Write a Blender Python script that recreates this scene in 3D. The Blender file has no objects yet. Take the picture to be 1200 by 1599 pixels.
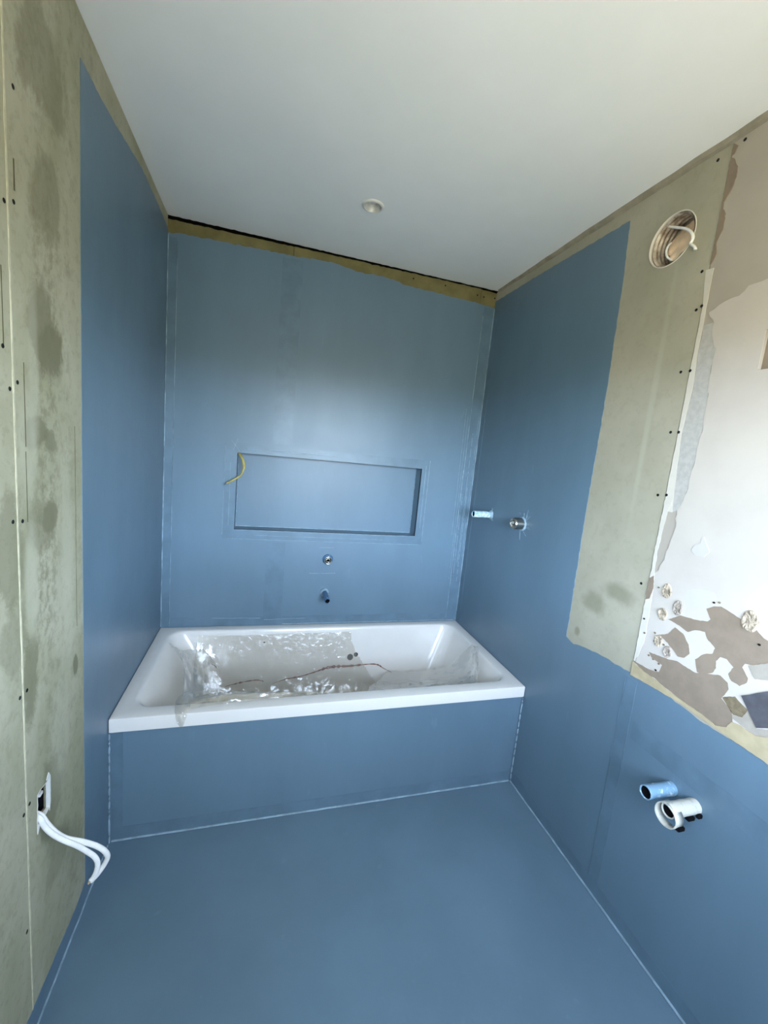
import bpy, bmesh, math, random
import numpy as np
from mathutils import Matrix, Vector, noise

S = bpy.context.scene
COL = S.collection
rnd = random.Random(7)

# ------------------------------------------------------------------ camera
W, H = 1.70, 2.481            # alcove width, ceiling height (m)
YF = -2.70                    # wall behind the camera
CAM = Vector((0.480, -2.2571, 1.5093))
rx, ry, rz = -0.1425, -0.0967, -0.2907
ROT = (Matrix.Rotation(rz, 3, 'Z') @ Matrix.Rotation(rx, 3, 'X') @ Matrix.Rotation(ry, 3, 'Y'))
FPX = 642.1253
cam = bpy.data.cameras.new('camera')
cam.sensor_fit = 'HORIZONTAL'; cam.sensor_width = 36.0
cam.lens = FPX * 36.0 / 1200.0
cam.clip_start = 0.02
co = bpy.data.objects.new('camera', cam); COL.objects.link(co)
m3 = Matrix((ROT.col[0], ROT.col[2], -ROT.col[1])).transposed()
co.matrix_world = Matrix.Translation(CAM) @ m3.to_4x4()
S.camera = co

# ------------------------------------------------------------------ world, light, exposure
S.view_settings.view_transform = 'Standard'
S.view_settings.look = 'None'
S.view_settings.gamma = 1.0
S.view_settings.use_curve_mapping = False
S.view_settings.exposure = 1.22
S.cycles.use_denoising = True
S.cycles.max_bounces = 14
S.cycles.diffuse_bounces = 8
S.cycles.transparent_max_bounces = 16

SKY = 8.6
wd = bpy.data.worlds.new('sky'); S.world = wd; wd.use_nodes = True
nt = wd.node_tree; nt.nodes.clear()
tc = nt.nodes.new('ShaderNodeTexCoord')
sp = nt.nodes.new('ShaderNodeSeparateXYZ')
mr = nt.nodes.new('ShaderNodeMapRange'); mr.inputs[1].default_value = -1; mr.inputs[2].default_value = 1
cr = nt.nodes.new('ShaderNodeValToRGB')
bg = nt.nodes.new('ShaderNodeBackground'); out = nt.nodes.new('ShaderNodeOutputWorld')
nt.links.new(tc.outputs['Generated'], sp.inputs[0]); nt.links.new(sp.outputs[2], mr.inputs[0])
nt.links.new(mr.outputs[0], cr.inputs[0]); nt.links.new(cr.outputs[0], bg.inputs[0]); nt.links.new(bg.outputs[0], out.inputs[0])
el = cr.color_ramp.elements
el[0].position = 0.0; el[0].color = (0.44, 0.42, 0.30, 1)          # sunlit ground outside
el[1].position = 1.0; el[1].color = (0.45, 0.62, 0.90, 1)          # zenith
for pos, c in ((0.49, (0.44, 0.42, 0.30, 1)), (0.505, (0.9, 1.0, 1.0, 1)), (0.52, (2.1, 2.68, 3.4, 1)), (0.56, (2.1, 2.68, 3.4, 1)),
               (0.63, (1.05, 1.35, 1.80, 1)), (0.75, (0.70, 0.88, 1.15, 1))):
    e = el.new(pos); e.color = c
bg.inputs[1].default_value = SKY

WX0, WX1, WZ0, WZ1 = 0.62, 1.64, 1.00, 2.02      # window in the wall behind the camera
VY0, VY1, VZ0, VZ1 = -2.55, -2.05, 1.00, 2.02    # window in the left wall, beside the camera
def portal(loc, rot, sx, sy):
    pl = bpy.data.lights.new('window_portal', 'AREA'); pl.shape = 'RECTANGLE'
    pl.size = sx; pl.size_y = sy; pl.cycles.is_portal = True
    po = bpy.data.objects.new('window_portal', pl); COL.objects.link(po)
    po.location = loc; po.rotation_euler = rot
portal(((WX0 + WX1) / 2, YF - 0.06, (WZ0 + WZ1) / 2), (math.radians(90), 0, 0), WX1 - WX0, WZ1 - WZ0)

portal((-0.06, (VY0 + VY1) / 2, (VZ0 + VZ1) / 2), (math.radians(90), 0, math.radians(-90)), VY1 - VY0, VZ1 - VZ0)

# ------------------------------------------------------------------ pixel helpers (measured wall positions)
def ray(u, v):
    return ROT @ Vector(((u - 600) / FPX, 1.0, -(v - 799.5) / FPX))
def on(u, v, ax, val):
    d = ray(u, v); t = (val - CAM[ax]) / d[ax]
    return CAM + d * t
def rw(u, v):                       # point on the right wall as (y, z)
    p = on(u, v, 0, W); return (p.y, p.z)
def lw(u, v):
    p = on(u, v, 0, 0.0); return (p.y, p.z)
def bw(u, v):
    p = on(u, v, 1, 0.0); return (p.x, p.z)

# ------------------------------------------------------------------ materials
def s2l(c):
    return tuple((x / 12.92 if x <= 0.04045 else ((x + 0.055) / 1.055) ** 2.4) for x in [k / 255 for k in c]) + (1,)

class Mat:
    def __init__(s, name, rough=0.6, spec=0.5, metal=0.0):
        s.m = bpy.data.materials.new(name); s.m.use_nodes = True
        s.n = s.m.node_tree.nodes; s.l = s.m.node_tree.links
        s.b = s.n['Principled BSDF']
        s.b.inputs['Roughness'].default_value = rough
        s.b.inputs['Specular IOR Level'].default_value = spec
        s.b.inputs['Metallic'].default_value = metal
        s.tc = s.n.new('ShaderNodeTexCoord').outputs['Object']
    def math(s, op, a, b=0.0, clamp=False):
        n = s.n.new('ShaderNodeMath'); n.operation = op; n.use_clamp = clamp
        for i, x in enumerate((a, b)):
            if isinstance(x, (int, float)): n.inputs[i].default_value = x
            else: s.l.new(x, n.inputs[i])
        return n.outputs[0]
    def noise(s, scale=5, detail=4, rough=0.55, stretch=(1, 1, 1), off=(0, 0, 0), dist=0.0):
        mp = s.n.new('ShaderNodeMapping'); s.l.new(s.tc, mp.inputs[0])
        mp.inputs['Scale'].default_value = stretch; mp.inputs['Location'].default_value = off
        n = s.n.new('ShaderNodeTexNoise'); s.l.new(mp.outputs[0], n.inputs['Vector'])
        n.inputs['Scale'].default_value = scale; n.inputs['Detail'].default_value = detail
        n.inputs['Roughness'].default_value = rough; n.inputs['Distortion'].default_value = dist
        return n.outputs[0]
    def ramp(s, f, lo, hi):
        n = s.n.new('ShaderNodeMapRange'); n.interpolation_type = 'SMOOTHSTEP'
        s.l.new(f, n.inputs[0]); n.inputs[1].default_value = lo; n.inputs[2].default_value = hi
        return n.outputs[0]
    def mix(s, f, a, b):
        n = s.n.new('ShaderNodeMix'); n.data_type = 'RGBA'
        for i, x in ((0, f), (6, a), (7, b)):
            if isinstance(x, (int, float)): n.inputs[i].default_value = x
            elif isinstance(x, tuple): n.inputs[i].default_value = x
            else: s.l.new(x, n.inputs[i])
        return n.outputs[2]
    def blob(s, c, r, soft=0.5, nz=None, amt=0.35, axes=(1, 2)):
        sx = s.n.new('ShaderNodeSeparateXYZ'); s.l.new(s.tc, sx.inputs[0])
        a = s.math('DIVIDE', s.math('SUBTRACT', sx.outputs[axes[0]], c[0]), r[0])
        b = s.math('DIVIDE', s.math('SUBTRACT', sx.outputs[axes[1]], c[1]), r[1])
        d = s.math('SQRT', s.math('ADD', s.math('MULTIPLY', a, a), s.math('MULTIPLY', b, b)))
        if nz is not None: d = s.math('ADD', d, s.math('MULTIPLY', s.math('SUBTRACT', nz, 0.5), amt * 4))
        return s.math('SUBTRACT', 1.0, s.ramp(d, 1 - soft, 1 + soft))
    def color(s, c):
        if isinstance(c, tuple): s.b.inputs['Base Color'].default_value = c
        else: s.l.new(c, s.b.inputs['Base Color'])
        return s
    def bump(s, f, strength=0.2, dist=0.002):
        n = s.n.new('ShaderNodeBump'); n.inputs['Strength'].default_value = strength
        n.inputs['Distance'].default_value = dist
        s.l.new(f, n.inputs['Height']); s.l.new(n.outputs[0], s.b.inputs['Normal']); return s

def simple(name, rgb, rough=0.6, spec=0.5, metal=0.0, var=0.12, scale=14, bump=0.0):
    m = Mat(name, rough, spec, metal); c = s2l(rgb)
    d = tuple(x * (1 - var) for x in c[:3]) + (1,); e = tuple(min(1, x * (1 + var)) for x in c[:3]) + (1,)
    n = m.noise(scale)
    m.color(m.mix(m.ramp(n, 0.3, 0.7), d, e))
    if bump: m.bump(m.noise(scale * 6, 3), bump)
    return m.m

def membrane(name, rgb, stretch):
    m = Mat(name, 0.36, 0.5)
    c = s2l(rgb)
    a = tuple(x * 0.93 for x in c[:3]) + (1,); b = tuple(x * 1.07 for x in c[:3]) + (1,)
    n = m.noise(3.0, 6, 0.6, stretch)
    base = m.mix(m.ramp(n, 0.3, 0.7), a, b)
    # pale dried brush drags
    br = m.noise(20, 3, 0.5, stretch, (3, 1, 2))
    base = m.mix(m.math('MULTIPLY', m.ramp(br, 0.66, 0.85), 0.25), base, tuple(min(1, x * 1.6 + 0.03) for x in c[:3]) + (1,))
    m.color(base)
    rr = m.noise(6, 3)
    mr_ = m.n.new('ShaderNodeMapRange'); m.l.new(rr, mr_.inputs[0]); mr_.inputs[3].default_value = 0.33; mr_.inputs[4].default_value = 0.44
    m.l.new(mr_.outputs[0], m.b.inputs['Roughness'])
    m.bump(m.math('ADD', m.noise(60, 3, 0.5, stretch), m.math('MULTIPLY', m.noise(300, 2), 0.5)), 0.22, 0.0012)
    return m.m

BLUE = (98, 121, 137)
M_mem_wall = membrane('membrane_wall', BLUE, (1, 1, 0.35))
M_mem_floor = membrane('membrane_floor', BLUE, (1, 1, 1))
M_mem_light = simple('membrane_bead', (140, 162, 176), 0.4, 0.5, var=0.2, scale=30)
M_mem_dark = simple('membrane_tape', (95, 118, 134), 0.36, 0.5, var=0.1, scale=12, bump=0.08)

def board_left():
    m = Mat('green_board_left', 0.75, 0.3)
    n1 = m.noise(4, 6, 0.6, (1, 1, 0.5), (1, 2, 3), 0.6)
    n2 = m.noise(40, 5, 0.7)
    base = m.mix(m.ramp(n1, 0.35, 0.68), s2l((172, 167, 144)), s2l((153, 150, 122)))
    base = m.mix(m.math('MULTIPLY', m.ramp(n2, 0.52, 0.62), 0.22), base, s2l((118, 118, 90)))
    st = m.noise(3.2, 5, 0.65, (1, 2.2, 0.9), (5, 0, 1), 1.2)
    dark = s2l((112, 109, 84))
    nz = m.noise(8, 8, 0.72, (1, 1, 0.7), (2, 2, 2), 0.5)
    sc = m.noise(34, 7, 0.75, (1, 1.0, 0.7), (4, 4, 4), 0.0); zone = m.ramp(m.noise(3.5, 3, 0.5, (1, 1.6, 0.5), (9, 1, 0)), 0.42, 0.6)
    base = m.mix(m.math('MULTIPLY', m.math('MULTIPLY', m.ramp(sc, 0.45, 0.68), zone), 0.55), base, s2l((128, 126, 104)))
    for (u, v), r, k in (((66, 100), (0.10, 0.10), .5), ((68, 300), (0.08, 0.09), .5), ((62, 500), (0.05, 0.10), .7),
                         ((75, 548), (0.07, 0.05), .9), ((58, 675), (0.045, 0.035), .8), ((80, 690), (0.035, 0.03), .7),
                         ((60, 820), (0.06, 0.05), .5), ((80, 805), (0.035, 0.03), .8), ((18, 860), (0.05, 0.10), .5),
                         ((48, 1060), (0.035, 0.10), .7), ((118, 1037), (0.012, 0.025), .9), ((80, 1240), (0.05, 0.10), .6),
                         ((20, 1010), (0.05, 0.08), .4), ((90, 1330), (0.06, 0.08), .35)):
        c = lw(u, v)
        base = m.mix(m.math('MULTIPLY', m.blob(c, r, 0.22, nz, 0.75), min(1, k * 1.0)), base, dark)
    for (u, v), r in (((70, 560), (0.055, 0.55)), ((66, 880), (0.05, 0.22)), ((85, 1180), (0.05, 0.2))):
        base = m.mix(m.math('MULTIPLY', m.math('MULTIPLY', m.blob(lw(u, v), r, 0.6, nz, 0.4), m.ramp(sc, 0.44, 0.62)), 0.6), base, s2l((122, 119, 94)))
    pale = s2l((184, 181, 160))
    for (u, v), r, k in (((52, 560), (0.02, 0.20), .5), ((45, 700), (0.03, 0.10), .7), ((50, 900), (0.025, 0.12), .8),
                         ((105, 860), (0.03, 0.25), .6), ((95, 1150), (0.05, 0.15), .5)):
        base = m.mix(m.math('MULTIPLY', m.blob(lw(u, v), r, 0.5, nz, 0.4), k * 0.7), base, pale)
    m.color(base)
    m.bump(m.math('ADD', n2, m.math('MULTIPLY', n1, 2.0)), 0.25, 0.003)
    return m.m
M_board_left = board_left()

def board_right():
    m = Mat('green_board_right', 0.75, 0.3)
    n1 = m.noise(3, 5, 0.55)
    n2 = m.noise(45, 4, 0.6)
    base = m.mix(m.ramp(n1, 0.3, 0.7), s2l((174, 167, 148)), s2l((160, 154, 134)))
    base = m.mix(m.math('MULTIPLY', m.ramp(n2, 0.5, 0.68), 0.12), base, s2l((125, 122, 98)))
    nz = m.noise(9, 5, 0.6)
    for (u, v), r in (((925, 940), (0.05, 0.04)), ((965, 925), (0.06, 0.03)), ((902, 985), (0.012, 0.015))):
        base = m.mix(m.math('MULTIPLY', m.blob(rw(u, v), r, 0.5, nz, 0.4), 0.5), base, s2l((105, 104, 78)))
    for (u, v), r in (((1020, 620), (0.01, 0.35)),):
        base = m.mix(m.math('MULTIPLY', m.blob(rw(u, v), r, 0.6, nz, 0.1), 0.35), base, s2l((185, 183, 165)))
    m.color(base); m.bump(n2, 0.12, 0.002)
    return m.m
M_board_right = board_right()
M_board_back = simple('green_board_back', (116, 108, 70), 0.75, 0.3, var=0.18, scale=9, bump=0.1)

M_ceiling = simple('ceiling_paint', (244, 243, 240), 0.75, 0.3, var=0.02, scale=3, bump=0.03)
M_beige = simple('beige_board', (170, 160, 147), 0.8, 0.25, var=0.05, scale=5, bump=0.05)
def skim():
    m = Mat('white_skim', 0.7, 0.3)
    n = m.noise(5, 6, 0.6); n2 = m.noise(70, 4, 0.7)
    b = m.mix(m.ramp(n, 0.3, 0.75), s2l((195, 185, 174)), s2l((186, 176, 166)))
    m.color(b); m.bump(n2, 0.15, 0.002); return m.m
M_skim = skim()
M_joint = simple('joint_strip', (205, 197, 184), 0.7, 0.3, var=0.05, scale=12, bump=0.08)
M_greyplaster = simple('grey_plaster', (178, 173, 166), 0.8, 0.25, var=0.08, scale=60, bump=0.3)
M_brown = simple('torn_paper_brown', (136, 120, 104), 0.85, 0.2, var=0.07, scale=25, bump=0.15)
M_brown2 = simple('torn_paper_pale', (160, 150, 137), 0.85, 0.2, var=0.08, scale=25, bump=0.15)
M_cream = simple('cream_render', (176, 160, 128), 0.85, 0.2, var=0.1, scale=20, bump=0.15)
M_dab = simple('adhesive_dab', (168, 152, 132), 0.8, 0.2, var=0.4, scale=40, bump=0.6)
M_dab2 = simple('adhesive_dab_grey', (146, 134, 122), 0.8, 0.2, var=0.2, scale=40, bump=0.6)
M_slate = simple('slate_tile', (78, 76, 80), 0.6, 0.4, var=0.2, scale=25, bump=0.1)
M_lav = simple('lavender_smudge', (192, 185, 182), 0.75, 0.3, var=0.02)
M_stain = simple('olive_stain', (118, 104, 82), 0.85, 0.2, var=0.3, scale=40)
M_dark = simple('cavity_dark', (30, 27, 22), 0.9, 0.1)
M_hole = simple('hole_black', (14, 14, 17), 0.9, 0.1)
M_front = simple('front_wall', (205, 204, 198), 0.8, 0.3, var=0.04)
M_upvc = simple('window_white', (235, 235, 235), 0.35, 0.5, var=0.02)
M_screw = simple('screw_black', (34, 33, 32), 0.45, 0.5, 0.6)
M_trim = simple('mastic_strip', (150, 141, 124), 0.8, 0.2, var=0.15, scale=20)
M_acryl = simple('white_acrylic', (226, 221, 215), 0.16, 0.5, var=0.01)
M_chrome = simple('chrome', (205, 205, 205), 0.18, 0.5, 1.0, var=0.05)
M_brass = simple('nickel', (190, 186, 178), 0.28, 0.5, 1.0, var=0.1)
M_white = simple('white_plastic', (226, 223, 217), 0.4, 0.5, var=0.02)
M_cable = simple('white_cable', (238, 235, 230), 0.4, 0.5, var=0.05, scale=50)
M_yellow = simple('yellow_cable', (176, 160, 88), 0.45, 0.5, var=0.2, scale=60)
M_sleeve = simple('peach_liner', (238, 208, 176), 0.55, 0.4, var=0.15, scale=20, bump=0.1)

def pipe_mat(name, a, b, lo, hi):
    m = Mat(name, 0.4, 0.5)
    n = m.noise(45, 5, 0.65)
    m.color(m.mix(m.ramp(n, lo, hi), s2l(a), s2l(b))); m.bump(n, 0.3, 0.002)
    return m.m
M_pipe_a = pipe_mat('pipe_pale_blue', (226, 236, 238), (140, 178, 200), 0.42, 0.62)
M_pipe_b = pipe_mat('pipe_blue', (122, 156, 180), (206, 220, 224), 0.55, 0.68)
M_pipe_c = pipe_mat('pipe_whitish', (198, 194, 182), (150, 156, 154), 0.52, 0.7)
M_pipe_d = pipe_mat('pipe_deep_blue', (66, 100, 136), (150, 190, 212), 0.55, 0.7)

def duct_mat():
    m = Mat('foil_duct', 0.45, 0.5, 0.35)
    n = m.noise(30, 5, 0.6)
    m.color(m.mix(m.ramp(n, 0.35, 0.65), s2l((128, 108, 90)), s2l((205, 192, 175)))); return m.m
M_duct = duct_mat()

def film_mat():
    m = bpy.data.materials.new('clear_film'); m.use_nodes = True
    n = m.node_tree.nodes; l = m.node_tree.links; n.clear()
    o = n.new('ShaderNodeOutputMaterial'); t = n.new('ShaderNodeBsdfTransparent'); t.inputs[0].default_value = (0.93, 0.92, 0.89, 1)
    g = n.new('ShaderNodeBsdfGlossy'); g.inputs['Roughness'].default_value = 0.08
    d = n.new('ShaderNodeBsdfDiffuse'); d.inputs[0].default_value = (0.74, 0.69, 0.61, 1)
    lw_ = n.new('ShaderNodeLayerWeight'); lw_.inputs[0].default_value = 0.5
    pw = n.new('ShaderNodeMath'); pw.operation = 'POWER'; l.new(lw_.outputs['Facing'], pw.inputs[0]); pw.inputs[1].default_value = 4.0
    fr = n.new('ShaderNodeMath'); fr.operation = 'MULTIPLY_ADD'; l.new(pw.outputs[0], fr.inputs[0]); fr.inputs[1].default_value = 0.6; fr.inputs[2].default_value = 0.13
    tcx = n.new('ShaderNodeTexCoord'); nz = n.new('ShaderNodeTexNoise'); nz.inputs['Scale'].default_value = 26; nz.inputs['Detail'].default_value = 5
    nz.inputs['Distortion'].default_value = 1.5
    l.new(tcx.outputs['Object'], nz.inputs['Vector'])
    bp = n.new('ShaderNodeBump'); bp.inputs['Strength'].default_value = 0.45; bp.inputs['Distance'].default_value = 0.004
    l.new(nz.outputs[0], bp.inputs['Height']); l.new(bp.outputs[0], g.inputs['Normal']); l.new(bp.outputs[0], lw_.inputs['Normal'])
    m1 = n.new('ShaderNodeMixShader'); m1.inputs[0].default_value = 0.17
    l.new(t.outputs[0], m1.inputs[1]); l.new(d.outputs[0], m1.inputs[2])
    m2 = n.new('ShaderNodeMixShader'); l.new(fr.outputs[0], m2.inputs[0]); l.new(m1.outputs[0], m2.inputs[1]); l.new(g.outputs[0], m2.inputs[2])
    l.new(m2.outputs[0], o.inputs[0]); return m
M_film = film_mat()
M_dirt = simple('brown_dirt', (132, 78, 56), 0.7, 0.3, var=0.3, scale=60)

# ------------------------------------------------------------------ mesh helpers
def link(name, me, mat, parent=None, kind=None, label=None, smooth=False):
    o = bpy.data.objects.new(name, me); COL.objects.link(o)
    if mat is not None and not me.materials: me.materials.append(mat)
    if smooth:
        for f in me.polygons: f.use_smooth = True
    if parent is not None:
        o.parent = parent
        o.matrix_parent_inverse = Matrix.Translation(parent.location).inverted() if parent.location.length else Matrix()
    if kind: o['kind'] = kind
    if label: o['label'] = label
    return o

def thing(name, label, cat, loc=(0, 0, 0), group=None):
    o = bpy.data.objects.new(name, None); COL.objects.link(o); o.location = loc
    o.empty_display_size = 0.05
    o['label'] = label; o['category'] = cat
    if group: o['group'] = group
    return o

def from_bm(bm, name='m'):
    bmesh.ops.recalc_face_normals(bm, faces=bm.faces)
    me = bpy.data.meshes.new(name); bm.to_mesh(me); bm.free(); return me

FR = {'back': (Vector((0, 0, 0)), Vector((1, 0, 0)), Vector((0, 0, 1)), Vector((0, -1, 0))),
      'left': (Vector((0, 0, 0)), Vector((0, 1, 0)), Vector((0, 0, 1)), Vector((1, 0, 0))),
      'right': (Vector((W, 0, 0)), Vector((0, 1, 0)), Vector((0, 0, 1)), Vector((-1, 0, 0))),
      'floor': (Vector((0, 0, 0)), Vector((1, 0, 0)), Vector((0, 1, 0)), Vector((0, 0, 1))),
      'ceil': (Vector((0, 0, H)), Vector((1, 0, 0)), Vector((0, 1, 0)), Vector((0, 0, -1))),
      'front': (Vector((0, YF, 0)), Vector((1, 0, 0)), Vector((0, 0, 1)), Vector((0, 1, 0)))}

def plate(outlines, frame, n0, n1):
    """filled flat outline (later outlines are holes), from n0 to n1 along the wall's inward normal"""
    cu = bpy.data.curves.new('c', 'CURVE'); cu.dimensions = '2D'; cu.fill_mode = 'BOTH'
    for pts in outlines:
        s = cu.splines.new('POLY'); s.points.add(len(pts) - 1)
        for q, pt in zip(s.points, pts): q.co = (pt[0], pt[1], 0, 1)
        s.use_cyclic_u = True
    cu.extrude = abs(n1 - n0) / 2
    ob = bpy.data.objects.new('c', cu); COL.objects.link(ob)
    me = bpy.data.meshes.new_from_object(ob)
    bpy.data.objects.remove(ob); bpy.data.curves.remove(cu)
    o, u, v, n = FR[frame]; mid = (n0 + n1) / 2
    for vt in me.vertices:
        c = vt.co
        vt.co = o + u * c.x + v * c.y + n * (mid + c.z)
    bm = bmesh.new(); bm.from_mesh(me); bmesh.ops.remove_doubles(bm, verts=bm.verts, dist=1e-6)
    bmesh.ops.recalc_face_normals(bm, faces=bm.faces); bm.to_mesh(me); bm.free()
    for f in me.polygons: f.use_smooth = False
    me.materials.clear()
    return me

def rag(pts, step=0.02, amp=0.003, seed=1, closed=True, skip=()):
    """subdivide and roughen an outline; edges whose index is in skip stay straight"""
    r = random.Random(seed); res = []; n = len(pts)
    for i in range(n if closed else n - 1):
        a, b = pts[i], pts[(i + 1) % n]
        d = math.hypot(b[0] - a[0], b[1] - a[1]); k = max(1, int(d / step))
        if i in skip: res.append(a); continue
        nx, ny = -(b[1] - a[1]) / (d + 1e-9), (b[0] - a[0]) / (d + 1e-9)
        for j in range(k):
            t = j / k; x = a[0] + (b[0] - a[0]) * t; y = a[1] + (b[1] - a[1]) * t
            e = 0 if j == 0 else amp * (noise.noise(Vector((x * 40, y * 40, seed))) * 1.2 + r.uniform(-.5, .5))
            res.append((x + nx * e, y + ny * e))
    if not closed: res.append(pts[-1])
    return res

def rect(a0, b0, a1, b1): return [(a0, b0), (a1, b0), (a1, b1), (a0, b1)]
def circ(c, r, n=40, r2=None):
    r2 = r2 or r
    return [(c[0] + r * math.cos(2 * math.pi * i / n), c[1] + r2 * math.sin(2 * math.pi * i / n)) for i in range(n)]

def box(x0, x1, y0, y1, z0, z1, bevel=0.0):
    bm = bmesh.new(); bmesh.ops.create_cube(bm, size=1)
    for v in bm.verts:
        v.co = ((x0 + x1) / 2 + v.co.x * (x1 - x0), (y0 + y1) / 2 + v.co.y * (y1 - y0), (z0 + z1) / 2 + v.co.z * (z1 - z0))
    if bevel: bmesh.ops.bevel(bm, geom=bm.edges[:], offset=bevel, segments=2, affect='EDGES')
    return from_bm(bm)

def lathe(prof, axis_o, axis_d, seg=32, wob=0.0, seed=0):
    """revolve (r, h) points about the axis; h runs along axis_d"""
    d = Vector(axis_d).normalized(); a = d.orthogonal().normalized(); b = d.cross(a); o = Vector(axis_o)
    bm = bmesh.new(); rings = []
    for k, (r, h) in enumerate(prof):
        if r < 1e-6: rings.append([bm.verts.new(o + d * h)]); continue
        rings.append([])
        for i in range(seg):
            t = 2 * math.pi * i / seg
            rr = r * (1 + wob * noise.noise(Vector((math.cos(t) * 2, math.sin(t) * 2, seed + h * 60))))
            rings[-1].append(bm.verts.new(o + d * h + (a * math.cos(t) + b * math.sin(t)) * rr))
    for p, q in zip(rings, rings[1:]):
        for i in range(seg):
            j = (i + 1) % seg
            if len(p) == 1 and len(q) == 1: continue
            if len(p) == 1: bm.faces.new((p[0], q[i], q[j]))
            elif len(q) == 1: bm.faces.new((p[i], p[j], q[0]))
            else: bm.faces.new((p[i], p[j], q[j], q[i]))
    return from_bm(bm)

def smooth_path(pts, n=10):
    pts = [Vector(p) for p in pts]; res = []
    for i in range(len(pts) - 1):
        p0 = pts[max(0, i - 1)]; p1 = pts[i]; p2 = pts[i + 1]; p3 = pts[min(len(pts) - 1, i + 2)]
        for k in range(n):
            t = k / n
            res.append(0.5 * ((2 * p1) + (-p0 + p2) * t + (2 * p0 - 5 * p1 + 4 * p2 - p3) * t * t + (-p0 + 3 * p1 - 3 * p2 + p3) * t ** 3))
    res.append(pts[-1]); return res

def tube(pts, ra, rb=None, seg=12, up=(0, 0, 1)):
    """capped tube of elliptic section ra x rb along the points"""
    rb = rb or ra; bm = bmesh.new(); rings = []
    for i, p in enumerate(pts):
        t = (pts[min(i + 1, len(pts) - 1)] - pts[max(i - 1, 0)]).normalized()
        a = t.cross(Vector(up)); a = a.normalized() if a.length > 1e-4 else t.orthogonal().normalized()
        b = t.cross(a)
        rings.append([bm.verts.new(p + a * ra * math.cos(2 * math.pi * k / seg) + b * rb * math.sin(2 * math.pi * k / seg)) for k in range(seg)])
    for p, q in zip(rings, rings[1:]):
        for k in range(seg): bm.faces.new((p[k], p[(k + 1) % seg], q[(k + 1) % seg], q[k]))
    bm.faces.new(rings[0]); bm.faces.new(rings[-1])
    return from_bm(bm)

T = 0.0015            # thickness of the brushed-on membrane
BT = 0.0125           # plasterboard
TOP = H - 0.014       # top of the boards on the back wall

# ------------------------------------------------------------------ structure
floor = link('floor', plate([rect(-0.2, YF - 0.2, W + 0.2, 0.2)], 'floor', -0.06, 0.0), M_mem_floor, kind='structure')

DL = (0.842, -0.481)
ceiling = link('ceiling', plate([[(-0.2, YF - 0.2), (W + 0.35, YF - 0.2), (W + 0.35, 0.002)] + rag([(W + 0.01, 0.003), (0, 0.002)], 0.015, 0.004, 2, closed=False) + [(-0.2, 0.002)], circ(DL, 0.034, 36)], 'ceil', -0.012, 0.0), M_ceiling, kind='structure')
link('ceiling_void', box(-0.2, W + 0.35, YF - 0.2, 0.2, H + 0.10, H + 0.14), M_dark, ceiling)

# back wall: dark backing, boards, niche, membrane
NX0, NX1, NZ0, NZ1, ND = 0.342, 1.360, 1.036, 1.438, 0.088
wb = link('wall_back', box(-0.2, W + 0.2, 0.115, 0.16, 0, H + 0.10), M_dark, kind='structure')
S1, S2 = 0.564, 1.601
g = 0.001
top_l = rag([(S1 - g, TOP), (-0.011, TOP - 0.003)], 0.015, 0.0025, 3, closed=False)
link('plasterboard', plate([[(-0.011, 0), (S1 - g, 0), (S1 - g, NZ0), (NX0, NZ0), (NX0, NZ1), (S1 - g, NZ1)] + top_l], 'back', -BT, 0), M_board_back, wb)
top_r = rag([(S2 - g, TOP + 0.006), (1.1, TOP + 0.004), (S1 + g, TOP + 0.002)], 0.015, 0.003, 5, closed=False)
link('plasterboard', plate([[(S1 + g, 0), (S2 - g, 0)] + top_r + [(S1 + g, NZ1), (NX1, NZ1), (NX1, NZ0), (S1 + g, NZ0)]], 'back', -BT, 0), M_board_back, wb)
link('plasterboard', plate([[(S2 + g, 0), (W + 0.011, 0)] + rag([(W + 0.011, TOP), (S2 + g, TOP + 0.004)], 0.012, 0.003, 6, closed=False)], 'back', -BT, 0), M_board_back, wb)
# niche lining: five painted faces
bm = bmesh.new()
t_ = 0.012
def addbox(bm, x0, x1, y0, y1, z0, z1):
    r = bmesh.ops.create_cube(bm, size=1)
    for v in r['verts']:
        v.co = ((x0 + x1) / 2 + v.co.x * (x1 - x0), (y0 + y1) / 2 + v.co.y * (y1 - y0), (z0 + z1) / 2 + v.co.z * (z1 - z0))
addbox(bm, NX0 - t_, NX1 + t_, ND, ND + t_, NZ0 - t_, NZ1 + t_)
addbox(bm, NX0 - t_, NX0, 0.0, ND, NZ0 - t_, NZ1 + t_); addbox(bm, NX1, NX1 + t_, 0.0, ND, NZ0 - t_, NZ1 + t_)
addbox(bm, NX0 - t_, NX1 + t_, 0.0, ND, NZ0 - t_, NZ0); addbox(bm, NX0 - t_, NX1 + t_, 0.0, ND, NZ1, NZ1 + t_)
link('niche_lining', from_bm(bm), M_mem_wall, wb)

edge_px = [(768, 480), (745, 473), (700, 462), (640, 447), (600, 432), (560, 425), (520, 410), (460, 400), (400, 388), (350, 378), (300, 368), (265, 363)]
top_e = rag([(W, 2.385)] + [bw(*p) for p in edge_px] + [(0, 2.405)], 0.012, 0.004, 11, closed=False)
niche_hole = rect(NX0, NZ0, NX1, NZ1)
link('waterproof_membrane', plate([[(0, 0), (W, 0)] + top_e, niche_hole], 'back', 0, T), M_mem_wall, wb)

tape_k = [0]
def tape(outl, frame, parent, n0=T, n1=T + 0.0006, mat=None):
    tape_k[0] += 1; n1 += 0.00012 * (tape_k[0] % 6); n0 -= 0.0008 + 0.00003 * (tape_k[0] % 6)
    return link('reinforcing_tape', plate(outl, frame, n0, n1), mat or M_mem_dark, parent)
def bead(pts, parent, r=0.002, mat=None):
    return link('sealant_bead', tube([Vector(p) for p in pts], r, seg=6), mat or M_mem_light, parent)

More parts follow.
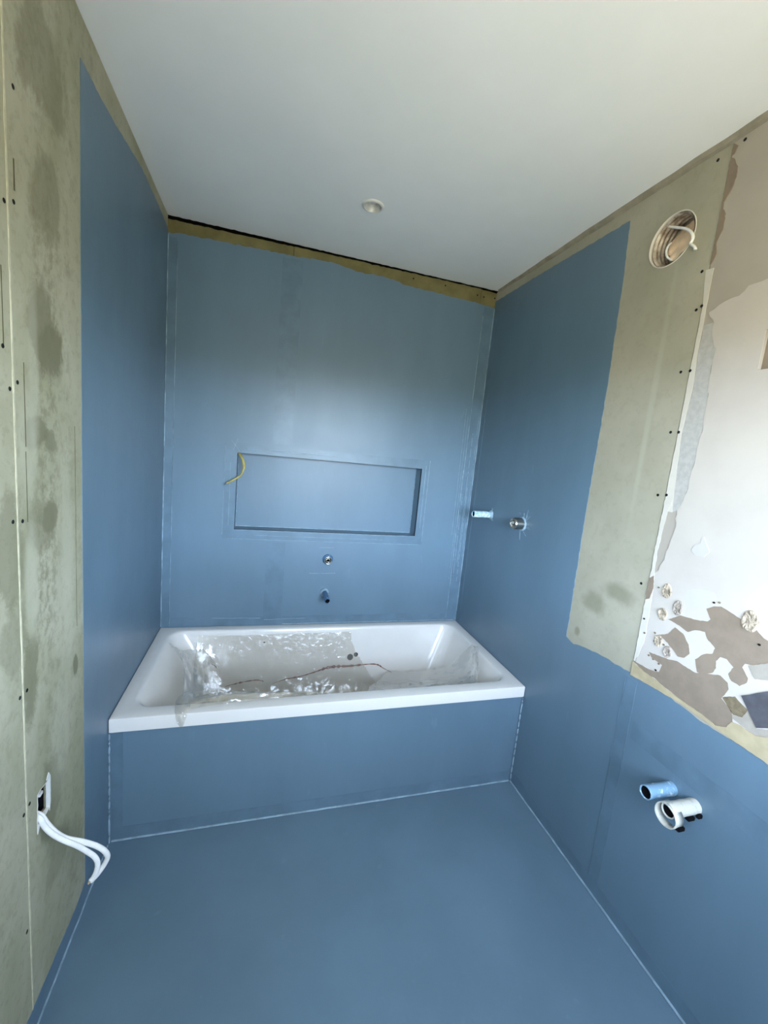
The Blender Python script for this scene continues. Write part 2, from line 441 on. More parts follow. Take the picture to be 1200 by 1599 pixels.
tape([rag(rect(0.512, NZ1 + 0.062, 0.612, 2.41), 0.05, 0.002, 21)], 'back', wb)
tape([rag(rect(0.512, 0.50, 0.612, NZ0 - 0.062), 0.05, 0.002, 22)], 'back', wb)
tape([rag(rect(NX0 - 0.06, NZ0 - 0.05, NX1 + 0.05, NZ1 + 0.05), 0.05, 0.003, 23), niche_hole], 'back', wb)
tape([rag(rect(0.002, 0.50, 0.042, 2.39), 0.06, 0.0015, 24)], 'back', wb)
tape([rag(rect(W - 0.070, 0.50, W - 0.002, 2.38), 0.06, 0.002, 25)], 'back', wb)
tape([rag(rect(0.05, 0.50, W - 0.08, 0.55), 0.04, 0.003, 26)], 'back', wb)
link('filled_hole', plate([rag(circ(bw(455, 490), 0.013, 16, 0.017), 0.004, 0.002, 8)], 'back', 0, 0.0035), M_mem_dark, wb)
# pale brushed edges of the tapes
def wav(a, b, n=24, amp=0.0015, seed=0, ax=0):
    a, b = Vector(a), Vector(b); res = []
    for i in range(n + 1):
        p = a.lerp(b, i / n); p[ax] += amp * noise.noise(Vector((i * 0.7, seed, 0))); res.append(p)
    return res
YB = -T - 0.0010
bead(wav((0.0035, -0.003, 0.505), (0.0035, -0.003, 2.40), seed=1), wb, 0.0028)
bead(wav((W - 0.0035, -0.003, 0.505), (W - 0.0035, -0.003, 2.38), seed=2), wb, 0.0026)
bead(wav((0.043, YB, 0.52), (0.043, YB, 2.36), seed=3), wb, 0.0011)
bead(wav((W - 0.071, YB, 0.52), (W - 0.071, YB, 2.33), seed=4), wb, 0.0015)
bead(wav((NX0, -0.001, NZ0 - 0.002), (NX1, -0.001, NZ0 - 0.002), seed=5, ax=2), wb, 0.0022)
bead(wav((NX0 - 0.002, -0.001, NZ0), (NX0 - 0.002, -0.001, NZ1), seed=6), wb, 0.0014)
bead(wav((NX1 + 0.002, -0.001, NZ0), (NX1 + 0.002, -0.001, NZ1), seed=6), wb, 0.0014)
bead(wav((NX0 + 0.003, ND - 0.002, NZ0 + 0.003), (NX1 - 0.003, ND - 0.002, NZ0 + 0.003), seed=7, ax=2), wb, 0.0022)
bead(wav((NX1 - 0.003, ND - 0.002, NZ0 + 0.003), (NX1 - 0.003, ND - 0.002, NZ1 - 0.03), seed=8), wb, 0.0018)
bead(wav((NX0 + 0.003, ND - 0.002, NZ0 + 0.003), (NX0 + 0.003, ND - 0.002, NZ1 - 0.06), seed=8), wb, 0.0016)
bead(wav((0.62, -0.004, 0.5035), (W - 0.02, -0.004, 0.5035), seed=9, ax=2), wb, 0.002)

# paint ridges left by the brush round the niche, the corner and the fittings
_r = random.Random(12)
for k in range(7):
    x = W - 0.012 - 0.014 * k + _r.uniform(-.004, .004); za = _r.uniform(0.55, 1.1); zb = za + _r.uniform(0.4, 1.1)
    bead(wav((x, -T - 0.0008, za), (x - 0.004, -T - 0.0008, min(zb, 2.3)), seed=40 + k), wb, _r.uniform(0.0007, 0.0012))
for (xa, za, xb, zb) in ((NX0 - 0.058, NZ0 - 0.03, NX0 - 0.058, NZ1 + 0.03), (NX0 - 0.03, NZ0 + 0.02, NX0 - 0.03, NZ1 - 0.05), (NX0 - 0.03, NZ0 - 0.05, NX1 + 0.03, NZ0 - 0.052),
                         (NX0 + 0.1, NZ0 - 0.028, NX1 - 0.2, NZ0 - 0.030), (NX1 + 0.046, NZ0 - 0.03, NX1 + 0.046, NZ1 + 0.05), (NX1 + 0.025, NZ0 + 0.05, NX1 + 0.025, NZ1 + 0.02),
                         (NX0 + 0.05, NZ1 + 0.022, NX0 + 0.5, NZ1 + 0.024), (NX0 - 0.02, NZ1 + 0.01, NX0 + 0.0, NZ1 + 0.07), (NX0 + 0.01, NZ1 + 0.01, NX0 - 0.03, NZ1 + 0.06),
                         (0.52, 0.53, 0.75, 0.535), (0.25, 0.545, 0.5, 0.54), (0.75, 0.80, 0.9, 0.802), (0.80, 0.95, 0.88, 0.952)):
    bead(wav((xa, YB - 0.0003, za), (xb, YB - 0.0003, zb), 14, seed=xa + zb, ax=2), wb, 0.0011)

# left wall
wl = link('wall_left', plate([rect(YF - 0.2, 0, 0.2, H + 0.1), rect(VY0, VZ0, VY1, VZ1)], 'left', -0.16, -0.115), M_dark, kind='structure')
BY0, BY1, BZ0, BZ1 = -1.214, -1.154, 0.542, 0.622        # socket box cut-out
SL = -1.256
TL = H - 0.002
hole = rag([(BY0, BZ0), (BY1, BZ0 - 0.003), (BY1 + 0.002, BZ1), (BY0 + 0.004, BZ1 + 0.002)], 0.012, 0.003, 31)
pl1 = link('plasterboard', plate([[(SL + g, 0), (0.0, 0), (0.0, TL), (SL + g, TL)], hole], 'left', -BT, 0), M_board_left, wl)
pl2 = link('plasterboard', plate([[(YF, 0), (SL - g * .6, 0), (SL - g * .6, TL), (YF, TL)], rect(VY0, VZ0, VY1, VZ1)], 'left', -BT, 0), M_board_left, wl)
link('window_2', plate([rect(VY0 - 0.03, VZ0 - 0.03, VY1 + 0.03, VZ1 + 0.03), rect(VY0 + 0.03, VZ0 + 0.03, VY1 - 0.03, VZ1 - 0.03)], 'left', -0.11, -BT - 0.001), M_upvc, kind='structure')
lt = [lw(125, 90), lw(150, 140), lw(180, 195), lw(220, 260), (-0.2, 2.435), (0, 2.425)]
link('waterproof_membrane', plate([[(0, 0)] + rag(lt[::-1], 0.012, 0.003, 33, closed=False)[0:] +
     rag([(-0.940, 2.0), (-0.944, 1.3), (-0.946, 0.075)], 0.03, 0.001, 34, closed=False) +
     rag([(-1.0, 0.062), (-1.3, 0.072), (YF, 0.07)], 0.02, 0.003, 35, closed=False) + [(YF, 0)]], 'left', 0, T), M_mem_wall, wl)
# pale plaster line in the joint and pencil lines
M_jl = simple('joint_line', (196, 190, 164), 0.8, 0.2, var=0.15, scale=40)
link('joint_filler', plate([rag(rect(SL - 0.0022, 0.0, SL + 0.0022, TL), 0.02, 0.0012, 36)], 'left', 0, 0.0012), M_jl, wl)
M_pencil = simple('pencil_line', (96, 92, 70), 0.9, 0.1)
for (a, b, w_) in (((-1.217, 1.45), (-1.2175, 1.62), .0012), ((-1.218, 1.29), (-1.2185, 1.44), .0010), ((-1.232, 1.985), (-1.2315, 1.93), .002),
                   ((-0.985, 0.95), (-0.985, 1.5), .0008), ((-1.283, 1.64), (-1.2815, 1.78), .0013)):
    link('pencil_mark', plate([rag(rect(a[0] - w_, a[1], a[0] + w_, b[1]), 0.01, 0.0004, 37)], 'left', 0, 0.0005), M_pencil, wl)

# right wall
wr = link('wall_right', box(W + 0.30, W + 0.34, YF - 0.2, 0.2, 0, H + 0.10), M_dark, kind='structure')
VC, VR = (-1.108, 2.275), 0.081
SR = -1.257
TR = H - 0.010
pr1 = link('plasterboard', plate([[(SR + g, 0), (0, 0)] + rag([(0, TR), (SR + g, TR)], 0.02, 0.002, 41, closed=False), circ(VC, VR, 48)], 'right', -BT, 0), M_board_right, wr)
SK = [rw(1186, 513), rw(1186, 578)]
sy1, sz0, sz1 = -1.443, 1.813, 1.918; sy0 = sy1 - 0.14
pr2 = link('plasterboard', plate([[(YF, 0), (SR - g, 0)] + rag([(SR - g, TR), (YF, TR)], 0.02, 0.002, 42, closed=False), rect(sy0, sz0, sy1, sz1)], 'right', -BT, 0.0), M_beige, wr, label='beige white plasterboard with torn patches')
link('socket_recess', plate([rect(sy0 - 0.01, sz0 - 0.01, sy1 + 0.01, sz1 + 0.01)], 'right', -BT - 0.006, -BT), M_brown, wr)
# membrane
re_ = [(0, 0), (0, 2.423), (-0.43, 2.425), (-0.919, 2.42), (-0.932, 2.23), (-0.943, 1.84), (-0.940, 1.35), (-0.944, 1.09), (-0.947, 0.84),
       (-0.99, 0.828), (-1.02, 0.838), (-1.1, 0.851), (-1.255, 0.858), (-1.404, 0.858), (-1.503, 0.846), (-1.66, 0.852), (-2.1, 0.85), (YF, 0.85), (YF, 0)]
link('waterproof_membrane', plate([rag(re_, 0.012, 0.0025, 43, skip=(0, 17, 18))], 'right', 0, T), M_mem_wall, wr)
tape([rag(rect(-1.287, 0.03, -1.247, 0.84), 0.05, 0.0015, 44)], 'right', wr)
tape([rag([(YF, 0.640), (-1.30, 0.648), (-1.30, 0.712), (YF, 0.705)], 0.05, 0.002, 45)], 'right', wr)
tape([rag(rect(-0.050, 0.50, -0.003, 2.40), 0.06, 0.0015, 46)], 'right', wr)
tape([rag([(YF, 0.055), (YF, 0.003), (-0.76, 0.003), (-0.76, 0.06)], 0.06, 0.002, 47)], 'right', wr)
XB = W - T - 0.0010
bead(wav((XB + 0.0004, -1.287, 0.03), (XB + 0.0004, -1.287, 0.82), seed=11, ax=1), wr, 0.0009, M_mem_dark)
bead(wav((XB, -1.244, 0.03), (XB, -1.244, 0.84), seed=11, ax=1), wr, 0.0009, M_mem_dark)
bead(wav((W - 0.0035, -0.75, 0.0035), (W - 0.0035, YF, 0.0035), 60, seed=12, ax=2), wr, 0.0042)
bead(wav((W - 0.004, -0.748, 0.0), (W - 0.004, -0.748, 0.44), seed=13), wr, 0.0035)
bead(wav((0.0035, -0.76, 0.003), (0.0035, YF, 0.003), 40, seed=14), wl, 0.0028)
bead(wav((0.004, -0.747, 0.0), (0.004, -0.747, 0.44), seed=15), wl, 0.0035)

for (u, v), n_, rad in (((815, 818), 11, 0.085), ((767, 804), 5, 0.05)):
    cy, cz = rw(u, v)
    for k in range(n_):
        t = _r.uniform(-1.9, 1.9) + (math.pi if k % 4 == 0 else 0) * 0; a_ = rad * _r.uniform(0.35, 0.55); b_ = rad * _r.uniform(0.65, 1.0)
        p0 = Vector((W - T - 0.0004, cy - a_ * math.cos(t), cz + a_ * math.sin(t))); p1 = Vector((W - T - 0.0004, cy - b_ * math.cos(t + .2), cz + b_ * math.sin(t + .2)))
        bead([p0, p0.lerp(p1, .5), p1], wr, 0.0009)
# torn plaster on the white side; outlines read off the wall
def c5(p): return rw(860 + p[0] / 3.5294, 780 + p[1] / 3.5286)
def c4(p): return rw(940 + p[0] / 4.6154, 480 + p[1] / 4.6154)
def c3(p): return rw(960 + p[0] / 4.9958, 180 + p[1] / 4.9969)
skim_edge = [c3(p) for p in ((1199, 1275), (1110, 1310), (1050, 1330), (1020, 1370), (975, 1410), (900, 1435), (820, 1480), (740, 1540))] + \
            [c4(p) for p in ((815, 110), (800, 200), (830, 300), (800, 400), (775, 560), (762, 700), (735, 830), (720, 920), (690, 1020), (680, 1100), (650, 1180), (632, 1270), (590, 1400))] + \
            [c5(p) for p in ((700, 60), (695, 150), (660, 240), (635, 310), (600, 390), (560, 425), (530, 520))]
sk = [(YF, 2.14), (-1.75, 2.13)] + skim_edge + [(SR - 0.012, 0.98), (SR - 0.010, 0.875), (-1.5, 0.875), (YF, 0.875)]
skim_hole = rect(sy0 + 0.002, sz0 + 0.002, sy1 - 0.002, sz1 - 0.002)
link('skim_coat', plate([rag(sk, 0.012, 0.004, 51, skip=(len(sk) - 1, len(sk) - 2)), skim_hole], 'right', 0, 0.0014), M_skim, wr, label='white skim plaster')
js = [c4(p) for p in ((700, 0), (680, 120), (640, 300), (605, 460), (585, 620), (550, 780), (520, 960), (490, 1120), (460, 1270), (420, 1460))]
je = [c4(p) for p in ((510, 1477), (545, 1150), (580, 900), (620, 740), (655, 600), (675, 470), (700, 300), (735, 130), (755, 0))]
top_j = [c3(p) for p in ((780, 1190), (715, 1210))]
link('joint_filler', plate([rag([(max(-1.30, q[0]) if 0 else min(q[0], SR - 0.002), q[1]) for q in js] + je + top_j, 0.02, 0.0015, 52)], 'right', 0, 0.0012), M_joint, wr)
gr = [c4(p) for p in ((510, 1477), (545, 1150), (580, 900), (620, 740), (660, 600), (680, 470), (705, 300), (740, 130), (820, 105))] + skim_edge[9:22]
link('grey_scrape', plate([rag(gr, 0.012, 0.002, 53)], 'right', 0, 0.0008), M_greyplaster, wr)
lowj = [c5(p) for p in ((615, 0), (560, 240), (530, 470), (500, 620), (470, 760), (450, 880), (470, 890), (520, 780), (560, 560), (590, 300), (650, 60), (680, 0))]
link('joint_filler', plate([rag([(min(q[0], SR - 0.002), q[1]) for q in lowj], 0.01, 0.002, 54)], 'right', 0.0014, 0.0020), M_joint, wr)

patches = [
 ('torn_paper_patch', M_brown, c5, [(650,660),(720,638),(790,660),(870,672),(885,660),(862,602),(905,588),(945,590),(985,615),(1030,645),(1080,680),(1140,720),(1180,765),(1330,850),(1480,1000),(1450,1060),(1330,960),(1150,917),(1075,905),(1060,925),(1092,985),(1085,1010),(1045,1028),(1000,1000),(982,960),(1012,925),(975,880),(940,868),(915,890),(915,930),(895,955),(855,960),(810,950),(800,880),(850,852),(895,850),(910,820),(865,765),(855,730),(800,720),(760,730),(720,700)]),
 ('torn_paper_patch', M_brown, c5, [(450,880),(500,910),(545,935),(600,950),(618,912),(560,870),(545,840),(600,860),(650,880),(700,890),(760,930),(805,955),(870,960),(940,970),(980,1010),(985,1045),(945,1095),(1000,1165),(1008,1245),(970,1262),(910,1240),(840,1180),(770,1135),(700,1085),(640,1040),(580,985),(520,955)]),
 ('torn_paper_patch', M_brown, c5, [(600,745),(650,740),(690,705),(735,740),(765,800),(770,850),(740,872),(705,865),(680,830),(650,790)]),
 ('torn_paper_patch', M_brown, c5, [(540,430),(575,420),(570,490),(550,545),(525,550)]),
 ('torn_paper_patch', M_brown2, c5, [(1095,915),(1260,895),(1260,1000),(1130,990)]),
 ('torn_paper_patch', M_brown2, c5, [(1004,1205),(1060,1250),(1130,1305),(1260,1370),(1260,1270),(1140,1262),(1085,1150),(1010,1130)]),
 ('torn_paper_patch', M_brown, c3, [(890,250),(970,235),(940,300),(888,335)]),
 ('torn_paper_patch', M_brown, c3, [(880,350),(935,335),(965,400),(955,480),(910,590),(855,680),(850,730),(870,770),(855,880),(800,990),(800,1080),(770,1140),(728,1175),(760,990),(790,850),(820,650),(868,430)]),
 ('cream_render', M_cream, c5, [(447,885),(520,950),(580,990),(640,1042),(700,1088),(770,1138),(840,1183),(910,1243),(975,1255),(1003,1225),(1040,1240),(1130,1300),(1260,1320),(1260,1510),(1180,1440),(1000,1320),(850,1215),(700,1110),(560,1030),(480,985),(436,960)]),
 ('lavender_smudge', M_lav, c5, [(800,250),(832,243),(838,212),(850,207),(860,240),(882,290),(850,318),(800,305),(780,275)]),
 ('grey_smudge', M_lav, c5, [(760,500),(830,490),(910,515),(920,545),(860,585),(770,590),(740,540)]),
 ('stain', M_stain, c5, [(950,1090),(1020,1085),(1060,1130),(1090,1160),(1060,1200),(1010,1185),(980,1140)]),
]
for i, (nm, mt, fn, pts) in enumerate(patches):
    d = 0.0016 + 0.00025 * (i % 5)
    link(nm, plate([rag([(min(q[0], SR - 0.0005), q[1]) for q in map(fn, pts)], 0.006, 0.0014, 60 + i)], 'right', 0.0, d + (0.0009 if nm == 'cream_render' else 0)), mt, wr)
link('cream_render', plate([rag([(YF, 0.846), (-1.66, 0.846), (-1.69, 0.915), (-1.95, 0.93), (-2.3, 0.90), (YF, 0.92)], 0.012, 0.004, 83)], 'right', 0.0, 0.0032), M_cream, wr)
# dabs of board adhesive: small uneven crusts
def dab(c, r, mt, seed):
    bm = bmesh.new(); cy, cz = c; seg = 30
    rings = []
    for k, (f, h) in enumerate(((1.0, 0.0), (0.97, 0.0035), (0.80, 0.0055), (0.5, 0.0030), (0.25, 0.0034))):
        ring = []
        for i in range(seg):
            t = 2 * math.pi * i / seg
            q = f * (1 + 0.16 * noise.noise(Vector((math.cos(t) * 1.5, math.sin(t) * 1.5, seed))))
            hh = 0.0014 + 0.7 * h * (1 + 1.1 * noise.noise(Vector((math.cos(t) * 3.7, math.sin(t) * 3.7, seed + k * 1.3))))
            ring.append(bm.verts.new((W - hh, cy + r[0] * q * math.cos(t), cz + r[1] * q * math.sin(t))))
        rings.append(ring)
    for p, q in zip(rings, rings[1:]):
        for i in range(seg): bm.faces.new((p[i], p[(i + 1) % seg], q[(i + 1) % seg], q[i]))
    bm.faces.new(rings[-1])
    link('adhesive_dab', from_bm(bm), mt, wr)
for i, (c, r, mt) in enumerate((((645, 505), (0.016, 0.022), M_dab), ((705, 597), (0.015, 0.023), M_dab2), ((622, 632), (0.015, 0.020), M_dab),
                               ((598, 778), (0.014, 0.020), M_dab), ((648, 838), (0.013, 0.018), M_dab2), ((1105, 670), (0.021, 0.027), M_dab))):
    dab(c5(c), r, mt, i * 5.3)
for i, c in enumerate(((520, 657), (522, 735), (580, 735), (577, 780), (570, 880), (600, 905), (583, 940), (545, 858), (935, 568), (905, 568), (628, 800), (600, 485), (1155, 800))):
    q = c5(c)
    link('chip', plate([rag(circ(q, 0.0035, 8, 0.0028), 0.003, 0.0012, 90 + i)], 'right', 0.0012, 0.0032), M_stain if i % 3 else M_dark, wr)
tl = [c5(p) for p in ((1057, 1080), (1390, 1030), (1390, 1270), (1140, 1258))]
link('tile_remnant', plate([rag(tl, 0.02, 0.001, 77)], 'right', 0.0, 0.004), M_slate, wr, label='dark slate grey tile remnant')

# screws: heads sunk in a countersunk dimple
scr = lathe([(0.0045, 0.0), (0.0045, 0.0004), (0.0037, 0.0007), (0.0030, 0.0005), (0.0012, 0.0002), (0, 0.0002)], (0, 0, 0), (0, 0, 1), 12)
scr.materials.append(M_screw)
def screw(frame, a, b, parent, off=0.0003):
    o_, u_, v_, n_ = FR[frame]
    o = bpy.data.objects.new('screw', scr); COL.objects.link(o); o.parent = parent
    o.location = o_ + u_ * a + v_ * b + n_ * off
    o.rotation_euler = n_.to_track_quat('Z', 'Y').to_euler()
for q in ((20, 135), (21, 315), (27, 597), (35, 814), (42, 1078), (46, 1255)): screw('left', *lw(*q), pl1)
for q in ((6, 313), (4, 540), (15, 607), (20, 815), (31, 1090), (37, 1273), (42, 1455)): screw('left', *lw(*q), pl2)
for q in ((1122, 250), (1097, 424), (1088, 484), (1064, 581), (1048, 675), (1028, 773), (1002, 911)): screw('right', *rw(*q), pr1)
for q in ((1165, 218), (1097, 478), (1079, 579), (1061, 675), (1042, 773)): screw('right', *rw(*q), pr2, 0.0016)
bb = [c for c in wb.children if c.name.startswith('plasterboard')]
for q, k in (((746, 461), 1), ((756, 464), 2), ((773, 466), 2), ((646, 435), 1), ((696, 446), 1)): screw('back', *bw(*q), bb[k])

# mastic strip along the ceiling on the right
bm = bmesh.new(); prev = None
for i in range(90):
    y = -0.02 - i * (2.52 / 89); e = 0.004 * noise.noise(Vector((i * 0.31, 2, 0)))
    w_ = 0.004 + 0.012 * min(1, i / 25) + e
    ring = [bm.verts.new(p) for p in ((W + 0.002, y, H - 0.017 + e * .5), (W - w_ * 0.6, y, H - 0.012 + e), (W - w_, y, H + 0.0005), (W + 0.002, y, H + 0.0005))]
    if prev:
        for k in range(4): bm.faces.new((prev[k], prev[(k + 1) % 4], ring[(k + 1) % 4], ring[k]))
    else: bm.faces.new(ring)
    prev = ring
bm.faces.new(prev)
link('trim_1', from_bm(bm), M_trim, kind='structure')

# wall behind the camera with the window the light comes through
wf = link('wall_front', plate([rect(-0.2, 0, W + 0.35, H + 0.1), rect(WX0, WZ0, WX1, WZ1)], 'front', -0.14, 0.0), M_front, kind='structure')
win = link('window_1', plate([rect(WX0, WZ0, WX1, WZ1), rect(WX0 + 0.05, WZ0 + 0.05, WX1 - 0.05, WZ1 - 0.05)], 'front', -0.11, -0.05), M_upvc, kind='structure')
link('mullion', box((WX0 + WX1) / 2 - 0.025, (WX0 + WX1) / 2 + 0.025, YF - 0.105, YF - 0.055, WZ0 + 0.05, WZ1 - 0.05), M_upvc, win)

# ------------------------------------------------------------------ bathtub
RIM, LIP = 0.50, 0.446
TX0, TX1, TY0, TY1 = 0.003, W - 0.003, -0.754, -0.0035
tub = thing('bathtub', 'white acrylic built-in bathtub lined with torn clear film below the wall niche', 'bathtub', (W / 2, -0.38, 0.0))
OP = (0.066, 1.638, -0.690, -0.058)           # opening
BO = (0.36, 1.42, -0.585, -0.185)             # floor
prof = [(-0.10, 0.0), (-0.02, 0.004), (0.02, 0.035), (0.10, 0.14), (0.30, 0.42), (0.50, 0.70), (0.62, 0.85), (0.74, 0.94), (0.88, 0.985), (1.0, 1.0), (1.25, 1.012)]
def chaikin(p, n=2):
    for _ in range(n):
        q = [p[0]]
        for a, b in zip(p, p[1:]):
            q += [(a[0] * .75 + b[0] * .25, a[1] * .75 + b[1] * .25), (a[0] * .25 + b[0] * .75, a[1] * .25 + b[1] * .75)]
        p = q + [p[-1]]
    return p
prof = chaikin(prof, 2)
DEP = 0.385
def ring_dims(h):
    x0, x1, y0, y1 = [OP[i] + (BO[i] - OP[i]) * h for i in range(4)]
    r = 0.070 + 0.06 * max(0, h)
    r = max(0.03, min(r, (x1 - x0) / 2 - 0.001, (y1 - y0) / 2 - 0.001))
    return x0, x1, y0, y1, r
def rr_pts(x0, x1, y0, y1, r, nc=10, nx=24, ny=12):
    pts = []
    def arc(cx, cy, a0):
        for i in range(nc): 
            t = a0 + math.pi / 2 * i / nc; pts.append((cx + r * math.cos(t), cy + r * math.sin(t)))
    def seg(a, b, n):
        for i in range(n): pts.append((a[0] + (b[0] - a[0]) * i / n, a[1] + (b[1] - a[1]) * i / n))
    arc(x1 - r, y0 + r, -math.pi / 2); seg((x1, y0 + r), (x1, y1 - r), ny)
    arc(x1 - r, y1 - r, 0); seg((x1 - r, y1), (x0 + r, y1), nx)
    arc(x0 + r, y1 - r, math.pi / 2); seg((x0, y1 - r), (x0, y0 + r), ny)
    arc(x0 + r, y0 + r, math.pi); seg((x0 + r, y0), (x1 - r, y0), nx)
    return pts
bm = bmesh.new(); rings = []
def addring(pts, z): rings.append([bm.verts.new((p[0], p[1], z)) for p in pts])
addring(rr_pts(TX0 + 0.0, TX1, TY0 + 0.003, TY1, 0.004), LIP)
addring(rr_pts(TX0, TX1, TY0, TY1, 0.004), LIP + 0.003)
addring(rr_pts(TX0, TX1, TY0, TY1, 0.004), RIM - 0.0045)
addring(rr_pts(TX0 + .0015, TX1 - .0015, TY0 + .0015, TY1 - .0015, 0.004), RIM - 0.0012)
addring(rr_pts(TX0 + .005, TX1 - .005, TY0 + .005, TY1 - .005, 0.004), RIM)
for h, d in prof: addring(rr_pts(*ring_dims(h)), RIM - DEP * d)
for p, q in zip(rings, rings[1:]):
    n = len(p)
    for i in range(n): bm.faces.new((p[i], p[(i + 1) % n], q[(i + 1) % n], q[i]))
bm.faces.new(rings[-1])
# outer underside so the shell has thickness
u0 = [bm.verts.new((p[0], p[1], LIP)) for p in rr_pts(TX0 + 0.03, TX1 - 0.03, TY0 + 0.03, TY1 - 0.03, 0.03)]
u1 = [bm.verts.new((p[0], p[1], 0.075)) for p in rr_pts(0.25, 1.5, -0.64, -0.13, 0.06)]
for p, q in ((rings[0], u0), (u0, u1)):
    for i in range(len(p)): bm.faces.new((p[i], p[(i + 1) % len(p)], q[(i + 1) % len(p)], q[i]))
bm.faces.new(u1)
me = from_bm(bm)
shell = link('tub_shell', me, M_acryl, tub)
for f in me.polygons: f.use_smooth = True
me.set_sharp_from_angle(angle=math.radians(40))
for x in (0.45, 1.3):
    for y in (-0.55, -0.22):
        link('foot', lathe([(0, 0), (0.03, 0), (0.03, 0.012), (0.012, 0.016), (0.012, 0.08), (0, 0.08)], (x, y, 0), (0, 0, 1), 16), M_dark, tub)

# height of the inner surface at (x, y)
PH = np.array([p[0] for p in prof]); PD = np.array([p[1] for p in prof])
def tub_z(X, Y):
    lo = np.full(X.shape, -0.1); hi = np.full(X.shape, 1.25)
    for _ in range(24):
        h = (lo + hi) / 2
        x0, x1, y0, y1 = [OP[i] + (BO[i] - OP[i]) * h for i in range(4)]
        r = 0.070 + 0.06 * np.maximum(0, h)
        cx, cy, hx, hy = (x0 + x1) / 2, (y0 + y1) / 2, (x1 - x0) / 2, (y1 - y0) / 2
        qx, qy = np.abs(X - cx) - hx + r, np.abs(Y - cy) - hy + r
        sd = np.minimum(np.maximum(qx, qy), 0) + np.hypot(np.maximum(qx, 0), np.maximum(qy, 0)) - r
        ins = sd < 0
        lo = np.where(ins, h, lo); hi = np.where(ins, hi, h)
    return RIM - DEP * np.interp((lo + hi) / 2, PH, PD)

# overflow outlet on the back wall of the tub, seen through the tear
def on_tub(u, v, off=0.0):
    """where the sight line meets the inner surface, found by stepping along it"""
    d = ray(u, v); d.normalize(); t = 0.8
    while t < 4:
        p = CAM + d * t
        if p.z < RIM + 0.02:
            z = float(tub_z(np.array([p.x]), np.array([p.y]))[0])
            if p.z <= z + off: return p
        t += 0.002
    return p
def tub_n(p):
    e = 0.004
    f = lambda x, y: float(tub_z(np.array([x]), np.array([y]))[0])
    return Vector((-(f(p.x + e, p.y) - f(p.x - e, p.y)) / (2 * e), -(f(p.x, p.y + e) - f(p.x, p.y - e)) / (2 * e), 1)).normalized()
for (u, v, r1) in ((547, 1026, 0.017), (556, 1022, 0.012)):
    p = on_tub(u, v); n = tub_n(p)
    oh = link('overflow_hole', lathe([(0, 0.0012), (r1, 0.0012), (r1 + .002, 0.0)], p, n, 20), M_hole, tub)
p = on_tub(413, 1003); link('speck', lathe([(0, 0.0012), (0.005, 0.0012), (0.006, 0.0)], p, tub_n(p), 10), M_stain, tub)

# painted panel that closes the front of the bath
pan = link('bath_panel', box(0.0025, W - 0.0025, -0.742, -0.722, 0.0, LIP, 0.0015), M_mem_wall)
pan['label'] = 'blue waterproofed front panel under the white bathtub rim'; pan['category'] = 'panel'
link('reinforcing_tape', box(0.01, W - 0.01, -0.7432, -0.7415, 0.004, 0.055), M_mem_dark, pan)
link('reinforcing_tape', box(0.010, 0.046, -0.7432, -0.7415, 0.055, 0.44), M_mem_dark, pan)
link('sealant_bead', tube(wav((0.01, -0.745, 0.0035), (W - 0.01, -0.745, 0.0035), 40, seed=20, ax=2), 0.0035, seg=6), M_mem_light, pan)

# ------------------------------------------------------------------ protective film in the tub
NXg, NYg = 260, 110
xs = np.linspace(0.05, 1.655, NXg); ys = np.linspace(-0.76, -0.05, NYg)
X, Y = np.meshgrid(xs, ys, indexing='ij')
ZT = tub_z(X, Y)
Z = ZT.copy()
# stretched sheet over the hollow: relax towards flat with the shell as an obstacle
ob_ = ZT + 0.004
for it in range(140):
    A = (np.roll(Z, 1, 0) + np.roll(Z, -1, 0) + np.roll(Z, 1, 1) + np.roll(Z, -1, 1)) / 4
    A[0], A[-1], A[:, 0], A[:, -1] = ob_[0], ob_[-1], ob_[:, 0], ob_[:, -1]
    Z = np.maximum(A - 0.00004, ob_)
rg = np.random.RandomState(4)
wr_ = np.zeros_like(Z)
for k in range(26):
    ang = rg.uniform(-0.5, 0.5) if k % 2 else rg.uniform(0.9, 1.9); fx = math.cos(ang); fy = math.sin(ang)
    fr_ = rg.uniform(18, 75); ph = rg.uniform(0, 6.28)
    wr_ += (1 - np.abs(np.sin((X * fx + Y * fy) * fr_ / 2 + ph + 1.4 * np.sin(X * 5 + k)))) ** 3 / math.sqrt(fr_)
wr_ -= wr_.min()
Z = Z + wr_ * 0.012 * np.clip((RIM + 0.01 - Z) / 0.12, 0.15, 1)

def film_piece(name, inside, parent, dz=0.0):
    bm = bmesh.new(); idx = {}
    def vert(i, j):
        if (i, j) not in idx: idx[(i, j)] = bm.verts.new((X[i, j], Y[i, j], Z[i, j] + dz))
        return idx[(i, j)]
    for i in range(NXg - 1):
        for j in range(NYg - 1):
            if inside(X[i, j] + 0.003, Y[i, j] + 0.003): bm.faces.new((vert(i, j), vert(i + 1, j), vert(i + 1, j + 1), vert(i, j + 1)))
    # ease the stepped edge
    be = [v for v in bm.verts if v.is_boundary]
    for _ in range(3):
        bmesh.ops.smooth_vert(bm, verts=be, factor=0.5, use_axis_x=True, use_axis_y=True, use_axis_z=True)
    return link(name, from_bm(bm), M_film, parent, smooth=True)

